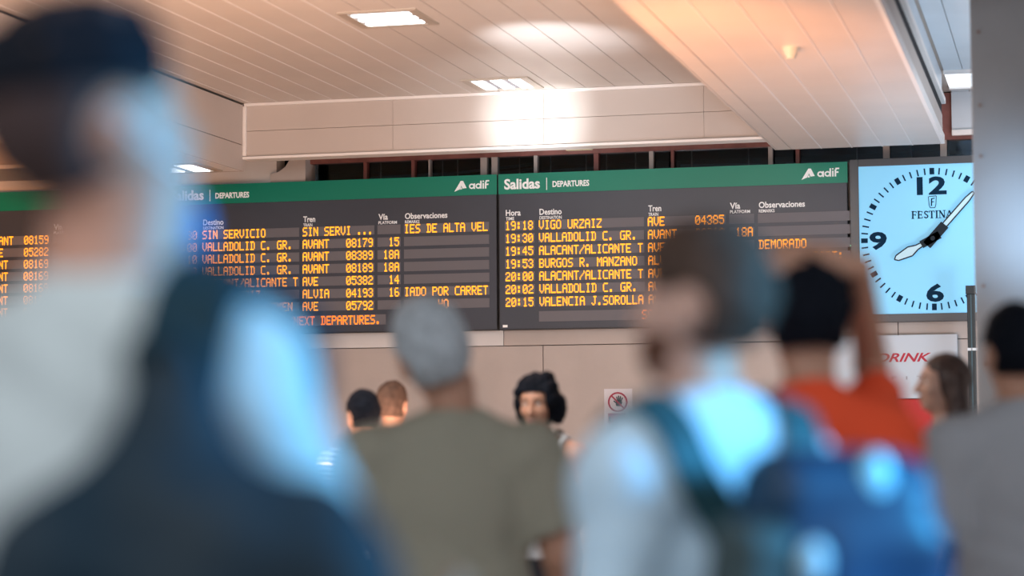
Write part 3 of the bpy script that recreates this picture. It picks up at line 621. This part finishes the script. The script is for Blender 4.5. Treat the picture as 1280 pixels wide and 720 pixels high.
        for a_ in np.linspace(-1, 1, 7):
            Hs.cap((.075 * a_, -.045 + .02 * abs(a_), 1.66), (.085 * a_, -.085 + .05 * abs(a_), 1.42), .035, .040, .03, T=T); Hs.cap((.085 * a_, -.085 + .05 * abs(a_), 1.42), (.10 * a_, -.105 + .05 * abs(a_), 1.24), .038, .016, .03)
        sculpt('hair', Hs, .005, hair_m, t, s, clip=headclip(lambda x_, y_, z_: np.minimum(np.where(z_ > 1.69, y_ - .088 + (1.76 - z_) * .3, y_ - (.045 - np.clip(1.69 - z_, 0, .2) * .15)), 1.0)), disp=folds(.003, 4, seed))
    elif curly:
        Hs.ell((0, -.015, 1.668), (.098, .112, .108), .02, T=T)
        rg = np.random.default_rng(5)
        for q in range(46):
            a_ = rg.uniform(0, 6.283); zz = rg.uniform(-.95, 1); rr = math.sqrt(1 - zz * zz); p = np.array((math.cos(a_) * rr * .100, math.sin(a_) * rr * .108 - .02, 1.655 + zz * .10))
            if p[1] > .05 and p[2] < 1.72: continue
            Hs.ell(p, (.030, .030, .030), .012, T=T)
        for sd in (-1, 1): Hs.ell((.085 * sd, -.02, 1.585), (.035, .05, .06), .03, T=T)
        sculpt('hair', Hs, .005, hair_m, t, s, clip=headclip(lambda x_, y_, z_: np.where(np.abs(x_) < .062, np.where(z_ > 1.70, -1, y_ - .04), -1)), disp=folds(.005, 5, seed))
    if beard:
        Bd = SDF(); Bd.ell((0, .040, 1.598), (.064, .064, .079), .03, T=T); Bd.ell((0, .075, 1.552), (.031, .027, .026), .025, T=T)
        sculpt('beard', Bd, .004, beard, t, s, clip=headclip(lambda x_, y_, z_: np.maximum(z_ - (1.600 - np.clip(y_ - .02, 0, 1) * .1), np.minimum(.030 - np.sqrt(x_ ** 2 + ((z_ - 1.578) * 1.8) ** 2), y_ - .05 + 1e-3) * np.where(y_ > .05, 1, 0) - 1e-4 * (y_ <= .05))), disp=folds(.0015, 8, seed))
    # facial features
    def hp(p): return (T[0] @ (np.array(p) - piv) + piv)
    E = lambda nm, c, r, m_: sculpt(nm, SDF().ell(c, r, .001, T=T), .003, m_, t, s)
    for sd in (-1, 1):
        E('eye', (.033 * sd, .0805, 1.645), (.0115, .0120, .0090), mat('eye_white', (.75, .73, .70), .3)); E('iris', (.033 * sd, .0895, 1.645), (.0058, .0045, .0058), mat('iris_dark', (.05, .03, .02), .2))
        sculpt('eyebrow', SDF().cap((.018 * sd, .0965, 1.668), (.048 * sd, .084, 1.671), .0045, .003, .003, T=T), .0025, hair_m, t, s)
    E('lips', (0, .103, 1.577), (.023, .0085, .0085), mat('lip_colour', (.42, .16, .13), .45))
    t['_s'] = s
    return t, G, T, s, sleeves, hands, piv

SK1 = skin('skin_tan', (.50, .25, .17)); SK2 = skin('skin_fair', (.62, .36, .27)); SK3 = skin('skin_warm', (.56, .29, .19))
HD = mat('hair_black', (.006, .008, .014), .8, .12, noise=.4, nscale=60); HB = mat('hair_brown', (.085, .050, .036), .75, .15, noise=.35, nscale=60, stretch=(1, 1, .3))
HG = mat('hair_grey', (.60, .64, .67), .6, .3, noise=.3, nscale=50); HDB = mat('hair_dark_brown', (.075, .042, .034), .45, .4, noise=.4, nscale=80, stretch=(1, 1, .1)); FADE = mat('hair_fade', (.075, .045, .042), .8, .2, noise=.3, nscale=120)
BE = mat('beard_brown', (.15, .06, .035), .8, .2, noise=.3, nscale=150)
TR = fabric('trouser_dark', (.05, .055, .07)); TJ = fabric('trouser_denim', (.06, .11, .22)); TK = fabric('trouser_khaki', (.25, .21, .16)); SHO = mat('shoe_dark', (.03, .03, .035), .5); SHW = mat('shoe_white', (.6, .6, .6), .5)
CAMY = 14.5
lm = person('person', 'nearest tall man at left, dark cropped hair, pale shirt, pack over his shoulder', -.962, 2.06, 1.835, -36, SK1, FADE, fabric('shirt_pale', (.56, .62, .62)), TR, SHW, B=1.14, neck=1.35, head=(4, 14, 0), arms={1: ((.235, .10, 1.13), (.12, .30, 1.12), (-.4, 1, .2)), -1: ((-.235, -.02, 1.12), (-.245, .06, .88), None)}, hair='fade', extra={'top': HD}, fold=.005, seed=1)
ol = person('person', 'stocky man in an olive polo seen from behind, short grey hair', -1.505, 5.22, 1.69, CAMY + 4, SK3, HG, fabric('polo_olive', (.40, .37, .285)), TK, SHO, B=1.17, hs=1.13, neck=1.15, head=(14, 8, -20), hair='short', collar=True, sleeve=.72, fold=.006, seed=3)
bl_ = person('person', 'bearded man in a light blue shirt wearing a blue backpack', -.515, 3.10, 1.685, CAMY + 30, SK2, HB, fabric('shirt_light_blue', (.66, .82, .92)), TR, SHO, B=.82, head=(28, 4, 0), hair='short', beard=BE, collar=False, sleeve=.95, fold=.006, seed=5)
UPR = {1: ((.165, .235, 1.55), (.105, .000, 1.745), (-.85, -.35, .20)), -1: ((-.22, .20, 1.55), (-.115, .000, 1.745), (.82, -.38, .18))}
rd = person('person', 'person in an orange-red shirt with both hands on black hair', -.505, 4.33, 1.725, CAMY, SK3, HD, fabric('shirt_orange_red', (.95, .10, .035)), TJ, SHO, B=.82, head=(0, -4, 0), hair='curlytop', arms=UPR, sleeve=.62, fold=.006, seed=7)
gr = person('person', 'dark-haired man in a grey shirt at the right edge, seen from behind', -.135, 5.80, 1.70, CAMY + 2, SK3, HD, fabric('shirt_grey', (.44, .44, .46)), TJ, SHO, B=1.05, head=(4, 0, 0), hair='short', sleeve=.85, fold=.006, seed=9)
HL1 = {1: ((.215, -.02, 1.14), (.17, .20, 1.10), (-.3, 1, .1)), -1: ((-.215, -.02, 1.14), (-.20, .17, 1.02), (.3, 1, -.1))}
w1 = person('person', 'woman in a white sleeveless top with curly dark hair by the wall', -2.25, 9.20, 1.62, 172, SK3, HD, fabric('top_white', (.72, .76, .80)), TR, SHW, B=1.02, head=(0, -12, 0), hair='curly', female=True, arms=HL1, tank=True, fold=.003, seed=11)
HL2 = {1: ((.20, .04, 1.14), (.14, .24, 1.20), (-.35, 1, .1)), -1: ((-.20, .04, 1.14), (-.12, .24, 1.20), (.3, 1, .1))}
w2 = person('person', 'woman with long dark brown hair in profile under the clock', -.475, 8.55, 1.67, CAMY + 92, SK2, HDB, fabric('top_dark', (.03, .035, .05)), TR, SHO, B=.90, head=(0, 0, 0), hair='long', female=True, arms=HL2, tank=True, fold=.003, seed=13)
STR = mat('shirt_striped', (.75, .78, .82), .8, .2)
nt = STR.node_tree; bs = nt.nodes['Principled BSDF']; tc = nt.nodes.new('ShaderNodeTexCoord'); wv = nt.nodes.new('ShaderNodeTexWave'); wv.bands_direction = 'Z'; wv.inputs['Scale'].default_value = 14
rp = nt.nodes.new('ShaderNodeValToRGB'); rp.color_ramp.interpolation = 'CONSTANT'; rp.color_ramp.elements[0].color = (.02, .05, .12, 1); rp.color_ramp.elements[1].color = (.75, .78, .82, 1); rp.color_ramp.elements[1].position = .42
nt.links.new(tc.outputs['Object'], wv.inputs[0]); nt.links.new(wv.outputs[0], rp.inputs[0]); nt.links.new(rp.outputs[0], bs.inputs['Base Color'])
s1 = person('person', 'person with black hair and striped shirt, left one behind the olive polo', -3.16, 9.50, 1.565, CAMY + 20, SK3, HD, STR, TJ, SHO, B=.95, head=(0, -8, 0), hair='short', fold=.003, seed=15, vox=.008)
s2 = person('person', 'brown-haired person mostly hidden behind the olive polo man', -3.30, 10.35, 1.62, CAMY - 12, SK3, HB, fabric('shirt_brown', (.20, .15, .12)), TR, SHO, B=1.0, head=(0, 0, 0), hair='short', fold=.003, seed=17, vox=.008)

# ------------------------------------------------------------------ carried things
def ribbon(name, pts, nrms, wd, th, m, parent):
    b = MB(); n = len(pts); P = [Vector(p) for p in pts]
    for i in range(n):
        t_ = (P[min(i + 1, n - 1)] - P[max(i - 1, 0)]).normalized(); nn = Vector(nrms[i]).normalized(); sd = t_.cross(nn).normalized(); nn = sd.cross(t_).normalized()
        for a, c in ((-1, 0), (1, 0), (1, 1), (-1, 1)): b.v.append(tuple(P[i] + sd * a * wd / 2 + nn * c * th))
    for i in range(n - 1):
        for k in range(4): b.f.append((4 * i + k, 4 * i + (k + 1) % 4, 4 * i + 4 + (k + 1) % 4, 4 * i + 4 + k))
    b.f.append((3, 2, 1, 0)); b.f.append(tuple(4 * (n - 1) + k for k in range(4)))
    return b.build(name, m, parent, smooth=False, bevel=.002)
def smooth_path(ctrl, n=8):
    ctrl = [np.array(c, float) for c in ctrl]; P = []
    c = [ctrl[0]] + ctrl + [ctrl[-1]]
    for i in range(1, len(c) - 2):
        for k in range(n):
            t = k / n; a, b_, d, e = c[i - 1], c[i], c[i + 1], c[i + 2]
            P.append(.5 * ((2 * b_) + (d - a) * t + (2 * a - 5 * b_ + 4 * d - e) * t * t + (3 * b_ - a - 3 * d + e) * t ** 3))
    P.append(ctrl[-1]); return P
def wrap(ctrl, B, s, off=.030, arms=True, female=False, free=lambda p: False):
    S = SDF(); torso(S, B, female=female); S.ell((0, 0, .98), (.168 * B, .125 * B, .17), .06)
    for sd in (-1, 1): S.ell((.180 * B * sd, -.01, 1.380), (.060, .060, .058), .05)
    out = []; nr = []
    for p in smooth_path(ctrl):
        q = p.copy()
        for _ in range(4):
            e = 1e-3; d0 = S.ev(q[None])[0]; g = np.array([S.ev((q + np.eye(3)[i] * e)[None])[0] - d0 for i in range(3)]) / e; g /= np.linalg.norm(g) + 1e-9
            if d0 < off or not free(p): q = q + g * (off - d0)
        out.append(q * s); nr.append(g)
    return out, nr
# big dark pack of the left man (hangs from one shoulder)
PKD = mat('pack_dark', (.004, .020, .036), .75, .2, col2=(.026, .038, .048), nscale=7); PKT = mat('strap_teal', (.006, .030, .046), .75, .2)
s = lm[3]
bp = thing('backpack', 'large dark backpack slung over the nearest man\'s shoulder', 'backpack', (-.962, 2.06, 0), R(-36))
RM = rot(R(50))
G = SDF(); G.rbox((.305, -.095, 1.04), (.225, .080, .255), .075, .03, Rm=RM, taper=.30); G.cap((.268, -.095, 1.39), (.285, -.090, 1.22), .036, .095, .06)
sculpt('pack_body', G, .007, PKD, bp, s, disp=folds(.007, .7, 2))
G = SDF(); G.rbox((.380, -.150, .96), (.135, .045, .12), .04, .02, Rm=RM); sculpt('front_pocket', G, .007, mat('pack_pocket', (.028, .034, .042), .75, .2, noise=.3, nscale=9), bp, s, disp=folds(.005, 1, 6))
p_, n_ = wrap([(.275, -.105, 1.33), (.262, -.075, 1.39), (.222, -.02, 1.46), (.208, .05, 1.44), (.18, .11, 1.36), (.165, .13, 1.25), (.21, .10, 1.10), (.28, -.02, .98)], 1.14, s, .022)
ribbon('shoulder_strap', p_, n_, .085, .026, PKT, bp)
MB().tube([q * s for q in smooth_path([(.27, -.12, 1.36), (.275, -.13, 1.41), (.30, -.10, 1.41), (.305, -.08, 1.34)])], .009, 8).build('carry_handle', PKT, bp)
MB().tube([q * s for q in smooth_path([(.285, -.27, 1.10), (.36, -.215, 1.15), (.42, -.13, 1.15), (.45, -.03, 1.10)])], .006, 6).build('zip', mat('zip_grey', (.2, .22, .24), .4), bp)
# surgical mask under the left man's chin
T = lm[2]; mk = SDF()
mk.ell((.004, .062, 1.525), (.056, .048, .046), .02, T=T)
mo = sculpt('face_mask', mk, .005, mat('mask_blue', (.01, .15, .36), .7), lm[0], s)
for sd in (-1, 1):
    a = [T[0] @ (np.array(q) - lm[6]) + lm[6] for q in ((.060 * sd, .070, 1.575), (.082 * sd, .03, 1.60), (.086 * sd, -.022, 1.650))]
    MB().tube([q * s for q in smooth_path(a)], .002, 5).build('mask_loop', mat('loop_white', (.8, .8, .8), .6), lm[0])
# blue man's backpack
s = bl_[3]
bq = thing('backpack', 'blue and dark teal backpack worn by the bearded man in light blue', 'backpack', (-.515, 3.10, 0), R(CAMY + 30))
PB = mat('pack_blue', (.006, .055, .125), .45, .5, noise=.35, nscale=6); PT = mat('pack_teal', (.02, .085, .10), .6, .4, noise=.3, nscale=9)
RM = rot(R(-14), R(6))
G = SDF(); G.rbox((.050, -.240, 1.20), (.135, .080, .225), .06, .03, Rm=RM); G.rbox((.085, -.27, 1.19), (.11, .075, .15), .05, .03, Rm=RM); sculpt('pack_body', G, .007, PB, bq, s, disp=folds(.006, .9, 3))
G = SDF(); G.rbox((.075, -.300, 1.10), (.155, .095, .13), .05, .02, Rm=RM); sculpt('base_compartment', G, .007, mat('pack_bright_blue', (.01, .22, .60), .4, .5, noise=.2, nscale=5), bq, s, disp=folds(.004, 1, 8))
G = SDF(); G.rbox((-.09, -.235, 1.20), (.05, .07, .13), .035, .02, Rm=RM); sculpt('side_pocket', G, .006, mat('pack_grey_green', (.06, .09, .09), .6, noise=.3, nscale=12), bq, s, disp=folds(.004, 1, 8))
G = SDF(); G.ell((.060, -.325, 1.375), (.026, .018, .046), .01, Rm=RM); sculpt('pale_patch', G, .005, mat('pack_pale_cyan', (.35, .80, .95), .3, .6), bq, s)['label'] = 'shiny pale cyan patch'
G = SDF(); G.ell((-.05, -.325, 1.27), (.022, .014, .034), .01, Rm=RM); sculpt('small_patch', G, .005, mat('pack_pale_grey', (.45, .62, .68), .3, .6), bq, s)  # small raised pale grey patch on the pack
for sd in (-1, 1):
    p_, n_ = wrap([(.06 * sd + .02, -.16, 1.30), (.085 * sd + .01, -.15, 1.36), (.105 * sd, -.09, 1.42), (.115 * sd, -.01, 1.46), (.118 * sd, .06, 1.43), (.12 * sd, .11, 1.34), (.13 * sd, .12, 1.20), (.16 * sd, .08, 1.04), (.175 * sd, -.04, .98)], 0.82, s, .022)
    ribbon('shoulder_strap', p_, n_, .066, .014, PT, bq)
# red lanyard at the blue man's neck
ln = SDF()
for k in range(20):
    a0, a1 = 6.2832 * k / 20, 6.2832 * (k + 1) / 20; q = lambda a: (.080 * math.sin(a), .020 - .086 * math.cos(a), 1.468 - .022 * math.cos(a))
    ln.cap(q(a0), q(a1), .014, .014, .01)
sculpt('neckband', ln, .005, mat('neckband_red', (.65, .03, .03), .6), bl_[0], s)['label'] = 'red band round the neck'
# woman 1: shoulder bag strap, paper
s = w1[3]
bg = thing('shoulder_bag', 'dark shoulder bag on a crossbody strap worn by the woman in white', 'bag', (-2.25, 9.20, 0), R(172))
p_, n_ = wrap([(-.075, -.03, 1.47), (-.07, .06, 1.42), (-.02, .12, 1.28), (.06, .12, 1.15), (.14, .07, 1.02), (.16, -.02, .96), (.10, -.10, 1.1), (.0, -.12, 1.28), (-.07, -.07, 1.44), (-.075, -.03, 1.47)], 1.02, s, .022, female=True)
ribbon('strap', p_, n_, .018, .005, mat('bag_dark', (.04, .04, .05), .5), bg)
G = SDF(); G.rbox((.20, .02, .84), (.04, .11, .08), .025, .02); sculpt('bag_body', G, .007, mat('bag_dark', (.04, .04, .05), .5), bg, s)
h = w1[5][0]
pp = thing('paper_sheet', 'white folded paper held by the woman in white', 'paper', (-2.25, 9.20, 0), R(172))
b = MB()
for i in range(5):
    for j in range(4): b.v.append(((h[0] - .045 + .025 * j - .02) * s, (h[1] - .02 + .03 * i) * s, (h[2] - .012 + .010 * math.sin(i * 1.1) - .03 * j * .5) * s))
for i in range(4):
    for j in range(3): b.f.append((i * 4 + j, i * 4 + j + 1, i * 4 + j + 5, i * 4 + j + 4))
o = b.build('sheet', mat('paper_white', (.8, .85, .9), .6), pp, smooth=True); sm = o.modifiers.new('solid', 'SOLIDIFY'); sm.thickness = .002
# woman 2: bracelet and phone
s = w2[3]
br = SDF(); wr = np.array((-.12, .24, 1.20)); dd = (wr - np.array((-.20, .04, 1.14))); dd /= np.linalg.norm(dd); u = np.cross(dd, (0, 0, 1)); u /= np.linalg.norm(u); v = np.cross(dd, u)
for k in range(14):
    q = lambda a: wr - dd * .02 + (u * math.cos(a) + v * math.sin(a)) * .030
    br.cap(q(6.2832 * k / 14), q(6.2832 * (k + 1) / 14), .005, .005, .004)
sculpt('bracelet', br, .004, mat('bracelet_dark', (.03, .03, .03), .4), w2[0], s)
for o in bpy.data.objects:
    if '_s' in o: del o['_s']
